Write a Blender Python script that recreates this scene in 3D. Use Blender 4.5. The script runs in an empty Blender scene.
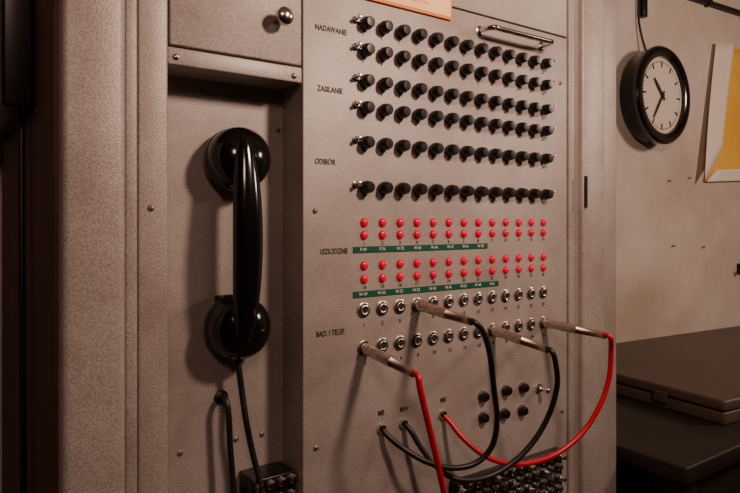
import bpy, math, random
from mathutils import Vector, Matrix
random.seed(4)
# ---------------------------------------------------------------- survey
F=620.0; TH=math.atan2(620,880); C=math.cos(TH); S=math.sin(TH)
D=0.62      # camera distance from the panel plane (Y=0)
H=1.25      # camera height
def W(px,py,p=0.0):
    """photo measurement -> metric point on the vertical plane Y=-p"""
    a=(px-370)/F; t=(D-p)/(C-S*a)
    return Vector((t*(S+C*a),-p,H-t*(py-222)/F))
def X(px,p=0.0): return W(px,222,p).x
def Z(px,py,p=0.0): return W(px,py,p).z
def out(px,py,x0):
    a=(px-370)/F; d=x0*(C-S*a)/(S+C*a)
    return W(px,py,D-d)
# ---------------------------------------------------------------- materials
def base_mat(name,col,rough=.5,metal=0.,spec=.5,coat=0.):
    m=bpy.data.materials.new(name); m.use_nodes=True
    b=m.node_tree.nodes['Principled BSDF']
    b.inputs['Base Color'].default_value=(*col,1); b.inputs['Roughness'].default_value=rough
    b.inputs['Metallic'].default_value=metal; b.inputs['Specular IOR Level'].default_value=spec
    b.inputs['Coat Weight'].default_value=coat
    return m
def noisy(name,c1,c2,scale,rough=.5,metal=0.,bump=.2,bdist=.001,lo=.35,hi=.65,scale2=None,spec=.5,detail=4,dirt=(.74,.70,.67)):
    m=base_mat(name,c1,rough,metal,spec); nt=m.node_tree; N=nt.nodes; L=nt.links; b=N['Principled BSDF']
    tc=N.new('ShaderNodeTexCoord'); n=N.new('ShaderNodeTexNoise'); n.inputs['Scale'].default_value=scale; n.inputs['Detail'].default_value=detail
    L.new(tc.outputs['Object'],n.inputs['Vector'])
    r=N.new('ShaderNodeValToRGB'); r.color_ramp.elements[0].position=lo; r.color_ramp.elements[1].position=hi
    r.color_ramp.elements[0].color=(*c1,1); r.color_ramp.elements[1].color=(*c2,1)
    L.new(n.outputs['Fac'],r.inputs['Fac']); col=r.outputs['Color']
    if scale2:
        n2=N.new('ShaderNodeTexNoise'); n2.inputs['Scale'].default_value=scale2; n2.inputs['Detail'].default_value=6; n2.inputs['Roughness'].default_value=.65
        L.new(tc.outputs['Object'],n2.inputs['Vector'])
        r2=N.new('ShaderNodeValToRGB'); r2.color_ramp.elements[0].position=.32; r2.color_ramp.elements[1].position=.6
        r2.color_ramp.elements[0].color=(*dirt,1); r2.color_ramp.elements[1].color=(1,1,1,1)
        L.new(n2.outputs['Fac'],r2.inputs['Fac'])
        mx=N.new('ShaderNodeMix'); mx.data_type='RGBA'; mx.blend_type='MULTIPLY'; mx.inputs[0].default_value=1
        L.new(col,mx.inputs[6]); L.new(r2.outputs['Color'],mx.inputs[7]); col=mx.outputs[2]
    L.new(col,b.inputs['Base Color'])
    bp=N.new('ShaderNodeBump'); bp.inputs['Strength'].default_value=bump; bp.inputs['Distance'].default_value=bdist
    L.new(n.outputs['Fac'],bp.inputs['Height']); L.new(bp.outputs['Normal'],b.inputs['Normal'])
    return m
HAM =noisy('hammer_paint',(.235,.205,.185),(.415,.38,.355),700,.46,.1,.28,.0007,.36,.64,9)
HAM2=noisy('hammer_paint_coarse',(.275,.24,.215),(.42,.385,.355),520,.42,.1,.32,.0009,.36,.64,8)
DARKM=base_mat('dark_gap',(.010,.007,.006),.8)
BROWN=noisy('brown_paint_and_side_shade',(.06,.021,.012),(.085,.032,.018),30,.6,0,.1)  # brown wall paint; on the cabinet side the colour stands in for shade
BLK =base_mat('black_bakelite',(.004,.0035,.0035),.15,0,.55,.3)
BLKM=base_mat('black_knob_plastic',(.007,.006,.006),.33)
RUB =base_mat('black_rubber',(.008,.007,.007),.45)
CHR =base_mat('chrome',(.70,.65,.62),.2,1)
NICK=noisy('worn_nickel',(.42,.36,.31),(.72,.65,.58),300,.32,1,.1)
SPR =base_mat('steel_spring',(.44,.35,.28),.35,1)
REDL=base_mat('red_lens',(.60,.002,.03),.22,0,.4)
REDL.node_tree.nodes['Principled BSDF'].inputs['Emission Color'].default_value=(1,.0,.06,1)
REDL.node_tree.nodes['Principled BSDF'].inputs['Emission Strength'].default_value=.14
REDC=base_mat('red_rubber',(.46,.002,.02),.38)
INK =base_mat('engraved_ink',(.012,.008,.008),.7)
GRN =base_mat('green_label',(.004,.085,.05),.4)
WTX =base_mat('label_lettering',(.75,.72,.65),.6)
ORG =base_mat('orange_print',(.80,.20,.03),.6)
CARD=noisy('cream_card',(.84,.50,.22),(.90,.58,.28),12,.7,0,.02)
WALL=noisy('plaster',(.60,.53,.46),(.69,.62,.55),5,.85,0,.4,.004,.3,.7,2.6,dirt=(.78,.72,.67))
FLR =noisy('floor_lino',(.06,.035,.025),(.09,.055,.04),8,.6)
CEI =noisy('ceiling_paint',(.4,.33,.27),(.48,.4,.33),6,.9)
CASEM=noisy('brown_grey_case_paint',(.070,.046,.036),(.095,.064,.050),90,.5,0,.15,.001,.3,.7,4)
WOOD=noisy('dark_table',(.007,.003,.002),(.012,.006,.004),14,.6)
DIAL=base_mat('dial_cream',(.74,.66,.55),.5)
YEL =noisy('yellow_print',(.84,.44,.04),(.90,.52,.07),9,.6,0,.02)
PAP =noisy('white_paper',(.82,.74,.62),(.88,.81,.70),6,.7,0,.05)
# ---------------------------------------------------------------- mesh builder
class MB:
    def __init__(s): s.v=[]; s.f=[]; s.m=[]; s.mats=[]; s.sm=[]
    def mi(s,mat):
        if mat not in s.mats: s.mats.append(mat)
        return s.mats.index(mat)
    def add(s,vs,fs,mat,smooth=False):
        o=len(s.v); s.v+= [tuple(v) for v in vs]; k=s.mi(mat)
        for f in fs: s.f.append(tuple(o+i for i in f)); s.m.append(k); s.sm.append(smooth)
    def box(s,x0,x1,y0,y1,z0,z1,mat,b=0.0,R=None,org=None):
        x0,x1=sorted((x0,x1)); y0,y1=sorted((y0,y1)); z0,z1=sorted((z0,z1))
        if b<=0:
            vs=[Vector((x,y,z)) for x in (x0,x1) for y in (y0,y1) for z in (z0,z1)]
            fs=[(0,1,3,2),(4,6,7,5),(0,4,5,1),(2,3,7,6),(0,2,6,4),(1,5,7,3)]
        else:
            import bmesh
            bm=bmesh.new(); bmesh.ops.create_cube(bm,size=1)
            for v in bm.verts: v.co=Vector(((x0+x1)/2+v.co.x*(x1-x0),(y0+y1)/2+v.co.y*(y1-y0),(z0+z1)/2+v.co.z*(z1-z0)))
            bmesh.ops.bevel(bm,geom=bm.edges[:],offset=b,segments=3,affect='EDGES',profile=.5)
            bm.verts.index_update(); vs=[v.co.copy() for v in bm.verts]; fs=[tuple(v.index for v in f.verts) for f in bm.faces]; bm.free()
        if R is not None: vs=[org+R@(v-org) for v in vs]
        s.add(vs,fs,mat)
    def lathe(s,c,prof,mat,axis=(0,-1,0),seg=20,smooth=True,flute=0,nfl=0,fr=None):
        ax=Vector(axis).normalized(); h=Vector((0,0,1)) if abs(ax.z)<.9 else Vector((1,0,0))
        u=ax.cross(h).normalized(); w=ax.cross(u); c=Vector(c); vs=[]; fs=[]
        for i,(r,d) in enumerate(prof):
            for k in range(seg):
                a=2*math.pi*k/seg; rr=r
                if flute and fr and fr[0]<=i<=fr[1] and k%2: rr=r-flute
                vs.append(c+ax*d+(u*math.cos(a)+w*math.sin(a))*rr)
        for i in range(len(prof)-1):
            for k in range(seg):
                k2=(k+1)%seg; fs.append((i*seg+k,i*seg+k2,(i+1)*seg+k2,(i+1)*seg+k))
        if prof[-1][0]>1e-5: fs.append(tuple((len(prof)-1)*seg+k for k in range(seg)))
        if prof[0][0]>1e-5: fs.append(tuple(reversed(range(seg))))
        s.add(vs,fs,mat,smooth)
    def sweep(s,pts,rad,mat,seg=12,side=None):
        n=len(pts); vs=[]; fs=[]; pu=None
        for i,p in enumerate(pts):
            t=(pts[min(i+1,n-1)]-pts[max(i-1,0)]).normalized()
            if side is not None: u=(side-t*side.dot(t)).normalized()
            elif pu is None:
                h=Vector((0,0,1)) if abs(t.z)<.9 else Vector((1,0,0)); u=t.cross(h).normalized()
            else: u=(pu-t*pu.dot(t)).normalized()
            pu=u; w=t.cross(u); r=rad[i] if isinstance(rad,list) else (rad,rad)
            for k in range(seg):
                a=2*math.pi*k/seg; vs.append(p+u*math.cos(a)*r[0]+w*math.sin(a)*r[1])
        for i in range(n-1):
            for k in range(seg):
                k2=(k+1)%seg; fs.append((i*seg+k,i*seg+k2,(i+1)*seg+k2,(i+1)*seg+k))
        fs.append(tuple(reversed(range(seg)))); fs.append(tuple((n-1)*seg+k for k in range(seg)))
        s.add(vs,fs,mat,True)
    def text(s,txt,loc,size,mat,align='CENTER',sx=1.0,bold=0.0):
        cu=bpy.data.curves.new('tmp','FONT'); cu.body=txt; cu.size=size; cu.align_x=align; cu.align_y='CENTER'
        cu.resolution_u=2; cu.offset=bold
        ob=bpy.data.objects.new('tmp',cu); bpy.context.scene.collection.objects.link(ob)
        bpy.context.view_layer.update()
        me=ob.to_mesh(); M=Matrix.Translation(loc)@Matrix.Rotation(math.pi/2,4,'X')@Matrix.Diagonal((sx,1,1,1))
        vs=[M@v.co for v in me.vertices]; fs=[tuple(p.vertices) for p in me.polygons]
        s.add(vs,fs,mat); ob.to_mesh_clear(); bpy.data.objects.remove(ob); bpy.data.curves.remove(cu)
    def make(s,name,parent=None):
        me=bpy.data.meshes.new(name); me.from_pydata(s.v,[],s.f); 
        for m in s.mats: me.materials.append(m)
        me.polygons.foreach_set('material_index',s.m); me.polygons.foreach_set('use_smooth',s.sm)
        me.update()
        import bmesh
        bm=bmesh.new(); bm.from_mesh(me); bmesh.ops.remove_doubles(bm,verts=bm.verts,dist=1e-6); bmesh.ops.recalc_face_normals(bm,faces=bm.faces); bm.to_mesh(me); bm.free()
        try: me.set_sharp_from_angle(angle=math.radians(40))
        except Exception: pass
        ob=bpy.data.objects.new(name,me); bpy.context.scene.collection.objects.link(ob)
        if parent: ob.parent=parent
        return ob
def empty(name):
    e=bpy.data.objects.new(name,None); e.empty_display_size=.05; bpy.context.scene.collection.objects.link(e); return e
def smooth(pts,n=8):
    P=[pts[0]]+list(pts)+[pts[-1]]; o=[]
    for i in range(1,len(P)-2):
        a,b,c,d=P[i-1:i+3]
        for k in range(n):
            t=k/n
            o.append(.5*((2*b)+(c-a)*t+(2*a-5*b+4*c-d)*t*t+(3*b-a-3*c+d)*t**3))
    o.append(P[-2]); return o

# ---------------------------------------------------------------- room
YW=.51
def room_box(name,a,mat):
    m=MB(); m.box(*a,mat); return m.make(name)
room_box('wall_back',(-2,3.4,YW,YW+.1,0,2.6),WALL)
room_box('wall_right',(3.4,3.5,-2.6,YW+.1,0,2.6),WALL)
room_box('wall_left',(-2.1,-2,-2.6,YW+.1,0,2.6),BROWN)
room_box('wall_front',(-2.1,3.5,-2.7,-2.6,0,2.6),BROWN)
room_box('floor',(-2.1,3.5,-2.7,YW+.1,-.1,0),FLR)
room_box('ceiling',(-2.1,3.5,-2.7,YW+.1,2.6,2.7),CEI)

# ---------------------------------------------------------------- cabinet
cab=empty('telephone_switchboard')
TOP=2.05; BOT=.0
xl0=X(60,.012); xl1=X(127,.012); xs0=X(138,.004); xn=X(167); xp=X(303); xr=X(567)
m=MB()
m.box(xl0,xl1,-.012,.05,BOT,TOP,HAM2,.008)
m.box(xl1-.001,xs0+.001,.002,.05,BOT,TOP,DARKM)
m.box(xl1,xs0,-.004,.05,BOT,TOP,HAM,.003)
m.box(xs0,xn,-.004,.055,BOT,TOP,HAM2,.0025)
m.box(xr+.0015,X(577),-.003,.05,BOT,TOP,HAM,.002)
m.box(X(577),X(583),.012,.05,BOT,TOP,DARKM)
m.box(X(583,.012),X(605,.012),-.012,.05,BOT,TOP,HAM2,.004)
xe=X(620)
m.box(X(603,.012),xe,.006,.05,BOT,TOP,HAM,.003)
m.make('corner_posts',cab)
m=MB()
m.box(xl0-.004,xl0+.02,-.002,YW-.005,BOT,TOP,BROWN,.001)  # left side of the grey cabinet, its shade put into the brown
m.box(xe-.02,xe-.001,.045,YW-.005,BOT,TOP,BROWN)
m.box(xl0,xe,-.012,YW-.005,TOP,TOP+.02,HAM)
m.box(xl0+.02,xe-.02,.16,.17,BOT,TOP,DARKM)
m.make('cabinet_body',cab)
zt=Z(567,38)
m=MB()
m.box(xp,xr,0,.06,.25,zt-.001,HAM,.0012)
m.box(xp,xr,0,.06,zt+.0012,TOP,HAM,.0012)
m.box(xp,xr,0,.06,BOT,.248,HAM,.0012)
m.box(xp+.003,xr-.001,.004,.05,.2,TOP,DARKM)
m.make('face_plate',cab)
NB=.05
zc=H+.2535*D; zd=H+.283*D
m=MB()
m.box(xn-.004,xp+.002,NB,NB+.01,BOT,TOP,HAM)
m.box(xn,xp-.0025,-.002,NB,zc,zd-.0008,HAM2,.0015)
m.box(xn+.001,xp-.004,.003,NB,zd-.002,TOP,DARKM)
m.box(xn+.0015,xp-.004,-.004,.02,zd+.0008,TOP-.01,HAM,.0015)
m.box(xn,xp-.002,0,NB,BOT,.82,HAM,.0015)
m.make('handset_niche',cab)
m=MB()
kc=W(278,20,.004)
m.lathe(kc,[(.0045,0),(.0045,.006),(.008,.009),(.010,.014),(.0095,.019),(.006,.022),(0,.023)],CHR,seg=28)
m.make('compartment_door_knob',cab)
m=MB()
def screw(px,py,p=0,r=.0032,mt=NICK):
    c=W(px,py,p); m.lathe(c,[(r,0),(r,.0008),(r*.7,.0018),(0,.0021)],mt,seg=16)
    a=random.random()*3; R=Matrix.Rotation(a,3,'Y'); m.box(c.x-r*.8,c.x+r*.8,c.y-.0024,c.y-.001,c.z-r*.12,c.z+r*.12,INK,R=R,org=c)
SCM=noisy('painted_screw',(.16,.13,.11),(.26,.22,.2),200,.4,.4,.1)
for q in [(176,57,.002),(294,76,.002)]: screw(*q)
for q in [(151,208,.004),(315,211,0),(316,448,0),(180,453,-NB),(236,439,-NB),(262,434,-NB),(562,411,0),(560,83,0),(200,92,-NB),(278,130,-NB)]: screw(*q,mt=SCM)
m.make('screws',cab)
# grid
x0=X(364); x1=X(543); dx=(x1-x0)/12; cols=[x0+i*dx for i in range(13)]
zr=lambda py,px=364:Z(px,py)
rows=[Z(367,y,.010) for y in (22,49,80,107,142,187)]
kb=MB(); kn=MB(); ink=MB()
for ri,z in enumerate(rows):
    for ci,x in enumerate(cols):
        c=Vector((x,0,z))
        kn.lathe(c,[(.0066,0),(.0066,.0018),(.005,.0024),(.005,.003)],NICK,seg=6,smooth=False)
        kb.lathe(c,[(.0074,.002),(.0081,.0032),(.0081,.0085),(.0070,.0098),(.0068,.0138),(.0056,.0156),(0,.016)],BLKM,seg=24,flute=.0005,fr=(1,2))
        ink.text(str(ci*2+1+(ri%2)),Vector((x-.0015,-.0005,z-.0128)),.0055,INK)
    for x in (cols[0]-.0130,cols[-1]+.0115):
        c=Vector((x,0,z+.003))
        kn.lathe(c,[(.0046,0),(.0046,.0018),(.003,.0025),(.003,.006)],CHR,seg=12)
        kn.lathe(c+Vector((0,-.004,0)),[(.0016,0),(.0020,.005),(.0025,.008),(.0018,.010),(0,.0105)],CHR,axis=(-.2,-1,.15),seg=12)
kb.make('selector_knobs',cab); kn.make('knob_nuts_and_toggles',cab)
lz=[zr(222.5),zr(235),zr(265.5),zr(279)]
m=MB()
for z in lz:
    for x in cols:
        c=Vector((x,0,z)); prof=[(.0058,0),(.0058,.001),(.0052,.0018)]+[(.0052*math.cos(a),.0018+.0028*math.sin(a)) for a in (.4,.8,1.2)]+[(0,.0046)]
        m.lathe(c,prof,REDL,seg=18)
m.make('indicator_lamps',cab)
jz=[Z(362,310),Z(362,348)]
m=MB()
for z in jz:
    for x in cols:
        c=Vector((x-.0008,0,z))
        m.lathe(c,[(.0092,0),(.0092,.0015),(.0078,.0022)],NICK,seg=24)
        m.lathe(c,[(.0076,.0022),(.0074,.0026),(.0064,.0027)],INK,seg=24)
        m.lathe(c,[(.0062,.0022),(.0060,.0036),(.0050,.0040),(.0040,.0036),(.0038,.0028)],NICK,seg=24)
        m.lathe(c,[(.0039,.0028),(.0039,.0032)],DARKM,seg=16)
m.make('jack_sockets',cab)
for i,x in enumerate(cols):
    ink.text(str(i+1),Vector((x,-.0005,zr(243.5))),.0062,INK,bold=.0001)
    ink.text(str(i+14),Vector((x,-.0005,zr(287.5))),.0062,INK,bold=.0001)
    ink.text(str(2*i+1),Vector((x,-.0005,zr(325))),.0068,INK,bold=.0001)
    ink.text(str(2*i+2),Vector((x+.002,-.0005,zr(363.5))),.0068,INK,bold=.0001)
def label(t,px,py,s=.0092,sx=.8): 
    p=W(px,py); p.y=-.0005; ink.text(t,p,s,INK,sx=sx,bold=.00016)
label('NADAWANIE',331,30,sx=.78); label('ZASILANIE',330,90); label('ODBIÓR',325,162); label('USZKODZENIE',334,251.5,sx=.62); label('BAD. I TELEF.',331,333,sx=.76)
label('MB',381,413); label('MW',404,409); label('MB',443,400)
ink.make('engraved_lettering',cab)
m=MB()
def strip(xa,xb,py,txt):
    z=Z(364,py); m.box(X(xa),X(xb),-.0012,0.0005,z-.0036,z+.0036,GRN)
    n=len(txt)
    for i,t in enumerate(txt):
        m.text(t,Vector((X(xa)+(i+.5)*(X(xb)-X(xa))/n,-.0016,z)),.0054,WTX)
strip(353,487,249.5,['P.49','P.36','W.72','W.45','W.46','W.47','W.61','W.38'])
strip(353,498,294,['W.49','W.36','W.53','W.52','W.42','W.46','W.63','W.48','W.5'])
m.make('green_label_strips',cab)
m=MB()
for px,py in [(485,397),(508,391),(525,388),(485,418),(506,414),(524,411)]:
    c=W(px-3,py-1)
    m.lathe(c,[(.0088,0),(.0088,.0012),(.0068,.002)],NICK,seg=24)
    m.lathe(c,[(.0062,.002),(.0065,.008),(.005,.010),(0,.0105)],BLKM,seg=20)
c=W(538,388); m.lathe(c,[(.007,0),(.007,.003),(.004,.004),(.004,.007)],CHR,seg=14)
m.lathe(c+Vector((0,-.006,0)),[(.002,0),(.0035,.007),(.0045,.011),(.003,.013),(0,.014)],CHR,axis=(.2,-1,-.1),seg=14)
for px,py in [(381,428),(403,423),(442,414)]:
    m.lathe(W(px,py),[(.0062,0),(.0062,.003),(.0045,.005),(.0038,.005)],CHR,seg=18)
m.make('small_controls',cab)
m=MB()
xa=X(449); xb=X(556); zb=Z(449,481)
m.box(xa,xb,-.012,.002,zb-.09,zb,BLKM,.002)
nx=13
for r in range(5):
    for i in range(nx):
        c=Vector((xa+(i+.5)*(xb-xa)/nx,-.012,zb-.009-r*.0165))
        m.lathe(c,[(.0058,0),(.0058,.002),(.0040,.003),(.0040,.005),(.0022,.005)],CHR,seg=14)
        if (i+2*r)%4==0: m.lathe(c,[(.0036,.003),(.0036,.011),(.003,.012),(0,.0125)],CHR,seg=12)
m.make('lower_jack_block',cab)
m=MB()
xa=X(246,-.03)
zz=Z(262,476,-.02)
m.box(xa,xp-.003,.012,NB,zz-.07,zz,BLKM,.002)
for r in range(3):
    for i in range(4):
        c=Vector((xa+(i+.5)*(xp-xa)/4,.012,zz-.008-r*.018)); m.lathe(c,[(.0055,0),(.0055,.002),(.0035,.003),(.0035,.006)],CHR,seg=12)
m.make('niche_jack_block',cab)
m=MB()
A=W(479,31); B=W(541,46.5); B.z=A.z
o=Vector((0,-.024,0)); e=Vector((.006,0,0))
m.sweep(smooth([A,A+o*.6,A+o+e,A+o+e*3,B+o-e*3,B+o-e,B+o*.6,B],6),.0038,CHR,14)
for q in (A,B): m.lathe(q,[(.007,0),(.007,.002),(.004,.003)],CHR)
m.make('panel_handle',cab)
m=MB()
q=W(584,190,.012); m.box(q.x+.0005,q.x+.004,-.016,-.011,q.z-.028,q.z+.022,DARKM)
m.make('post_latch',cab)

# ---------------------------------------------------------------- plaque
m=MB()
xa=X(350);xb=X(450);zb=Z(450,21)
m.box(xa,xb,-.004,-.0005,zb,zb+.075,ORG,.0006)
m.box(xa+.003,xb-.003,-.0045,-.003,zb+.0035,zb+.072,CARD)
for k in range(4): m.text('INSTRUKCJA LACZENIA' if k%2 else 'ABONENTOW CENTRALI',Vector(((xa+xb)/2,-.0049,zb+.014+k*.014)),.007,ORG)
m.make('instruction_plaque')

# ---------------------------------------------------------------- handset
hs=empty('telephone_handset')
top=W(240,161,-.028); bot=W(234,326,-.028)
xc=(top.x+bot.x)/2
m=MB()
for c,sg in ((top,1),(bot,-1)):
    c=Vector((xc+.002,NB-.0005,c.z))
    m.lathe(c,[(.022,0),(.031,.002),(.0352,.007),(.0362,.013),(.0362,.016),(.0350,.0175),(.0356,.019),(.0350,.028),(.0325,.036),(.026,.043),(.016,.0485),(.006,.051),(0,.0513)],BLK,axis=(0,-1,sg*.10),seg=48)
n=36; pts=[];rad=[]
for i in range(n+1):
    t=i/n; za=top.z+.027; z=za+(bot.z-.018-za)*t
    y=.012-.017*math.sin(math.pi*t)**.7
    pts.append(Vector((xc-.0015,y,z)))
    w=.0098+.0068*math.sin(math.pi*t)**.8; d=.0115
    e=min(t,1-t)
    if e<.05: k=math.sqrt(max(0,1-(1-e/.05)**2))*.85+.15; w*=k; d*=k
    rad.append((w,d))
m.sweep(pts,rad,BLK,28,side=Vector((1,0,0)))
m.make('receiver_body',hs)
m=MB()
cp=[Vector((xc,.028,bot.z-.030)),Vector((xc+.001,.026,bot.z-.045))]+[W(a,b,p) for a,b,p in [(242,392,-.025),(246,420,-.02),(252,450,-.018),(259,478,-.012),(265,505,-.005),(272,545,.004)]]
cp.append(Vector((cp[-1].x+.004,-.002,.84)))
m.lathe(cp[0]+Vector((0,0,.004)),[(.006,0),(.006,.008),(.0045,.018),(.0036,.02)],RUB,axis=(0,0,-1))
m.sweep(smooth(cp),.0034,RUB,12); m.make('handset_cord',hs)
m=MB()
cp=[W(221,397,-NB),W(224,397,-.036),W(227,404,-.028),W(229,420,-.026),W(230,445,-.026),W(232,470,-.025),W(234,500,-.022),W(236,560,-.016)]
cp.append(Vector((cp[-1].x,.02,.825)))
m.lathe(cp[0],[(.008,0),(.008,.002),(.0055,.004)],RUB)
m.sweep(smooth(cp),.0034,RUB,12); m.make('cradle_wire',hs)
m=MB()
for z in (top.z-.028,bot.z+.030):
    m.box(xc-.018,xc-.008,.022,NB,z-.003,z+.003,RUB,.001)
    m.box(xc-.018,xc-.008,.020,.024,z-.003,z+.006,RUB,.001)
m.make('handset_cradle',hs)

# ---------------------------------------------------------------- patch cords
def patch(jx,jz_,tip,cord,mat):
    root=empty('patch_cable')
    a=Vector((jx,-.0015,jz_)); b=out(tip[0],tip[1],jx); ax=(b-a); L=ax.length
    m=MB()
    prof=[(.0036,0),(.0036,.004),(.0072,.0045),(.0078,.008),(.0072,.012),(.0066,.014),(.0066,L*.55),(.0058,L*.57)]
    m.lathe(a,prof,NICK,axis=ax,seg=20)
    h=L*.57; pr=[]
    k=0
    while h<L:
        pr.append((.0058-.0012*(h-L*.57)/(L*.43) if k%2==0 else .0043,h)); h+=.0016;k+=1
    m.lathe(a,pr,SPR,axis=ax,seg=16); m.make('plug',root)
    d=ax.normalized()
    pts=[b-d*.01,b+d*.006]+[W(*q) for q in cord]
    m=MB(); m.sweep(smooth(pts,8),.0036,mat,14); m.make('cord',root)
    return root
patch(cols[3],jz[0],(472,322),[(484,334,.103),(490,355,.10),(494,390,.09),(497,420,.08),(492,446,.07),(476,463,.06),(452,468,.05),(427,462,.04),(404,449,.022),(389,437,.010),(381,428,0)],RUB)
patch(cols[8],jz[1],(548,350),[(556,366,.105),(557,386,.10),(550,412,.09),(536,438,.08),(516,460,.07),(490,476,.06),(462,480,.05),(440,470,.035),(422,449,.02),(411,431,.010),(403,423,0)],RUB)
patch(cols[12],jz[1],(606,336),[(611,352,.108),(609,378,.105),(600,405,.10),(583,432,.09),(558,453,.08),(530,463,.07),(505,463,.06),(482,454,.045),(462,437,.025),(450,422,.010),(442,414,0)],REDC)
patch(cols[0],jz[1],(414,374),[(420,388,.105),(425,410,.105),(431,435,.102),(438,465,.1),(445,500,.095),(450,550,.08),(446,600,.05),(436,630,.02),(430,640,0)],REDC)

# ---------------------------------------------------------------- left side: junction box and cables
m=MB()
xj=xl0-.0045
m.box(xj-.03,xj,.12,.45,H+.12,H+.5,BLKM,.004)
m.box(xj-.034,xj-.03,.16,.40,H+.16,H+.46,RUB,.0015)
m.lathe(Vector((xj-.034,.2,H+.2)),[(.008,0),(.008,.004),(0,.006)],NICK,axis=(-1,0,0))
m.make('junction_box')
m=MB()
m.sweep(smooth([Vector((xj-.007,.17,H+.125)),Vector((xj-.008,.155,H-.1)),Vector((xj-.006,.16,H-.4)),Vector((xj-.008,.17,H-.7)),Vector((xj-.006,.17,.0))]),.0035,RUB)
m.make('side_cable')

# ---------------------------------------------------------------- clock
m=MB()
c=W(665,95,-.44); c.y=YW
cc=c.copy()
m.lathe(c,[(.128,0.0),(.143,.006),(.150,.02),(.151,.052),(.1545,.056),(.1545,.066),(.149,.072),(.130,.074),(.121,.068),(.119,.058)],BLK,seg=72)
m.lathe(c,[(.1192,.0585),(.1192,.059)],DIAL,seg=64)
yf=YW-.0605
for i in range(60):
    a=i*math.pi/30; R=Matrix.Rotation(a,3,'Y'); o_=Vector((cc.x,yf,cc.z))
    l,w=(.020,.0026) if i%5==0 else (.006,.0008)
    m.box(o_.x-w,o_.x+w,yf,yf+.001,o_.z+.109-l,o_.z+.109,INK,R=R,org=o_)
def hand(deg,l,w):
    o_=Vector((cc.x,yf-.003,cc.z)); R=Matrix.Rotation(math.radians(deg),3,'Y')
    vs=[Vector((-w*.7,0,-.018)),Vector((w*.7,0,-.018)),Vector((w,0,l*.5)),Vector((w*.5,0,l)),Vector((-w*.5,0,l)),Vector((-w,0,l*.5))]
    vs=[o_+R@v for v in vs]; m.add(vs+[v+Vector((0,.001,0)) for v in vs],[(0,1,2,3,4,5),(11,10,9,8,7,6)]+[(i,(i+1)%6,6+(i+1)%6,6+i) for i in range(6)],INK)
hand(-43,.068,.0054); hand(214,.090,.0044)
m.lathe(Vector((cc.x,yf,cc.z)),[(.006,0),(.006,.006),(0,.007)],INK)
m.make('wall_clock')
m=MB()
q=W(643,28,-.49)
m.sweep(smooth([Vector((cc.x-.02,YW-.02,cc.z+.14)),Vector((q.x,YW-.01,q.z)),Vector((q.x-.005,YW-.008,q.z+.07)),Vector((q.x,YW-.01,q.z+.3))]),.0035,RUB)
q2=W(643,8,-.5); m.box(q2.x-.012,q2.x+.012,YW-.02,YW,q2.z-.03,q2.z+.03,BLKM,.003)
m.make('clock_cable')
m=MB()
a=W(680,-8,-.49);b=W(760,18,-.49); a.y=b.y=YW-.012
m.sweep([a+(a-b)*.3,a,b,b+(b-a)*2],.009,RUB)
for t in (.35,1.3):
    q=a+(b-a)*t; m.box(q.x-.008,q.x+.008,YW-.024,YW,q.z-.014,q.z+.014,BLKM,.002)
m.make('wall_conduit')

# ---------------------------------------------------------------- papers
def sheet(name,corners,mat,curl,band=None,yoff=.002):
    P=[W(a,b,-YW) for a,b in corners]; n=10; m=MB(); vs=[];fs=[]
    for i in range(n+1):
        for j in range(n+1):
            u=i/n;v=j/n
            q=(P[0]*(1-u)+P[1]*u)*(1-v)+(P[3]*(1-u)+P[2]*u)*v
            q.y=YW-yoff-curl*(v**2)*(.4+.6*abs(1-u))
            vs.append(q)
    for i in range(n):
        for j in range(n):
            k=i*(n+1)+j; fs.append((k,k+1,k+n+2,k+n+1))
    m.add(vs,fs,mat)
    ob=m.make(name); md=ob.modifiers.new('thick','SOLIDIFY'); md.thickness=.0006; return ob
sheet('yellow_poster',[(722,50),(775,46),(775,180),(703,181)],YEL,.008)
sheet('paper_notice',[(712,44),(731,43),(716,150),(695,182)],PAP,.02,yoff=.014)
sheet('paper_notice',[(713,170),(775,168),(775,180),(703,182)],PAP,.0,yoff=.012)
m=MB()
for px,py in [(668,181),(688,178),(672,246),(702,247)]:
    m.lathe(W(px,py,-YW),[(.002,0),(.002,.008),(.0035,.009),(0,.011)],INK,seg=10)
m.make('wall_nails')
m=MB()
q=W(738,268,-YW)
m.box(q.x-.012,q.x+.03,YW-.02,YW,q.z-.018,q.z+.018,BLKM,.004)
m.sweep(smooth([q+Vector((-.005,-.015,0)),q+Vector((-.03,-.04,-.005)),q+Vector((-.035,-.05,.01))]),.005,BLKM)
m.make('wall_hook')

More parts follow.
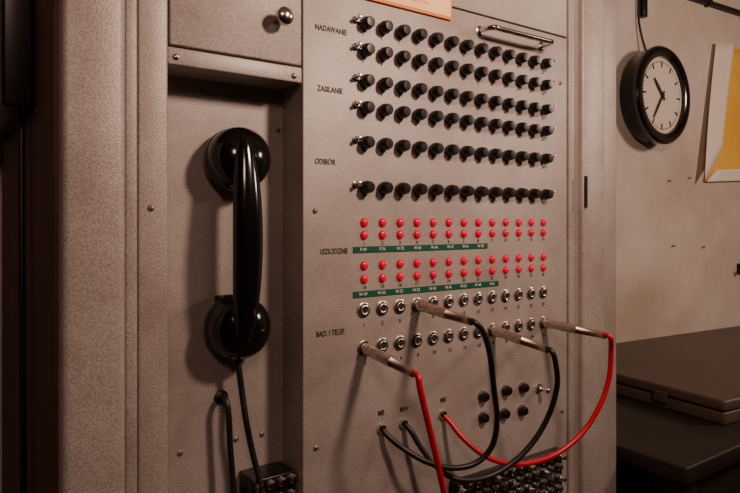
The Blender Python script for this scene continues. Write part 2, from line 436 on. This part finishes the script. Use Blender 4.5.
# ---------------------------------------------------------------- table and case
zt2=H-.35-.045
m=MB()
tx0,tx1,ty0,ty1=xe+.03,2.55,-.10,YW-.01
m.box(tx0,tx1,ty0,ty1,zt2-.03,zt2,WOOD,.004)
m.box(tx0+.04,tx1-.04,ty0+.03,ty0+.05,zt2-.16,zt2-.03,WOOD)
m.box(tx0+.04,tx1-.04,ty1-.05,ty1-.03,zt2-.16,zt2-.03,WOOD)
m.box(tx0+.03,tx0+.05,ty0+.04,ty1-.04,zt2-.16,zt2-.03,WOOD)
for x in (tx0+.02,tx1-.07):
    for y in (ty0+.02,ty1-.07): m.box(x,x+.05,y,y+.05,0,zt2-.03,WOOD,.003)
m.make('side_table')
m=MB()
N=Vector((1.25,-.035,zt2)); R=Matrix.Rotation(math.radians(-6),3,'Z')
m.box(N.x,N.x+.95,N.y,N.y+.49,zt2+.0005,zt2+.026,CASEM,.004,R=R,org=N)
m.box(N.x-.003,N.x+.953,N.y-.003,N.y+.493,zt2+.028,zt2+.050,CASEM,.005,R=R,org=N)
m.box(N.x+.003,N.x+.947,N.y+.003,N.y+.487,zt2+.025,zt2+.029,DARKM,R=R,org=N)
for t in (.12,.37): m.box(N.x-.007,N.x,N.y+t,N.y+t+.03,zt2+.015,zt2+.036,CASEM,.001,R=R,org=N)
m.make('equipment_case')

# ---------------------------------------------------------------- lights
def area(name,loc,tgt,size,en,col):
    l=bpy.data.lights.new(name,'AREA'); l.shape='DISK'; l.size=size; l.energy=en; l.color=col
    o=bpy.data.objects.new(name,l); o.location=loc; o.rotation_euler=(Vector(tgt)-Vector(loc)).to_track_quat('-Z','Y').to_euler()
    bpy.context.scene.collection.objects.link(o)
area('main_panel_light',(.64,-.66,1.72),(.56,0,1.46),.12,7.8,(1,.69,.54))  # main warm light, set close before the panel for falloff, not at the ceiling
area('room_fill_light',(-.3,-1.5,2.0),(.2,0,1.45),.3,5.8,(1,.62,.48))  # added fill from the left, no fixture belongs to it
area('wall_fill_light',(2.3,-1.0,1.9),(1.8,.5,1.1),.3,13.5,(1,.72,.58))  # added light to brighten the back wall, no lamp stands here
w=bpy.data.worlds.new('world'); bpy.context.scene.world=w; w.use_nodes=True
w.node_tree.nodes['Background'].inputs[0].default_value=(.9,.5,.35,1); w.node_tree.nodes['Background'].inputs[1].default_value=.02
# ---------------------------------------------------------------- camera
cd=bpy.data.cameras.new('camera'); cam=bpy.data.objects.new('camera',cd); bpy.context.scene.collection.objects.link(cam)
cam.location=(0,-D,H); cam.rotation_euler=(math.pi/2,0,-TH)
cd.sensor_width=36; cd.lens=F/740*36; cd.shift_y=-24.5/740; cd.clip_start=.02
bpy.context.scene.camera=cam
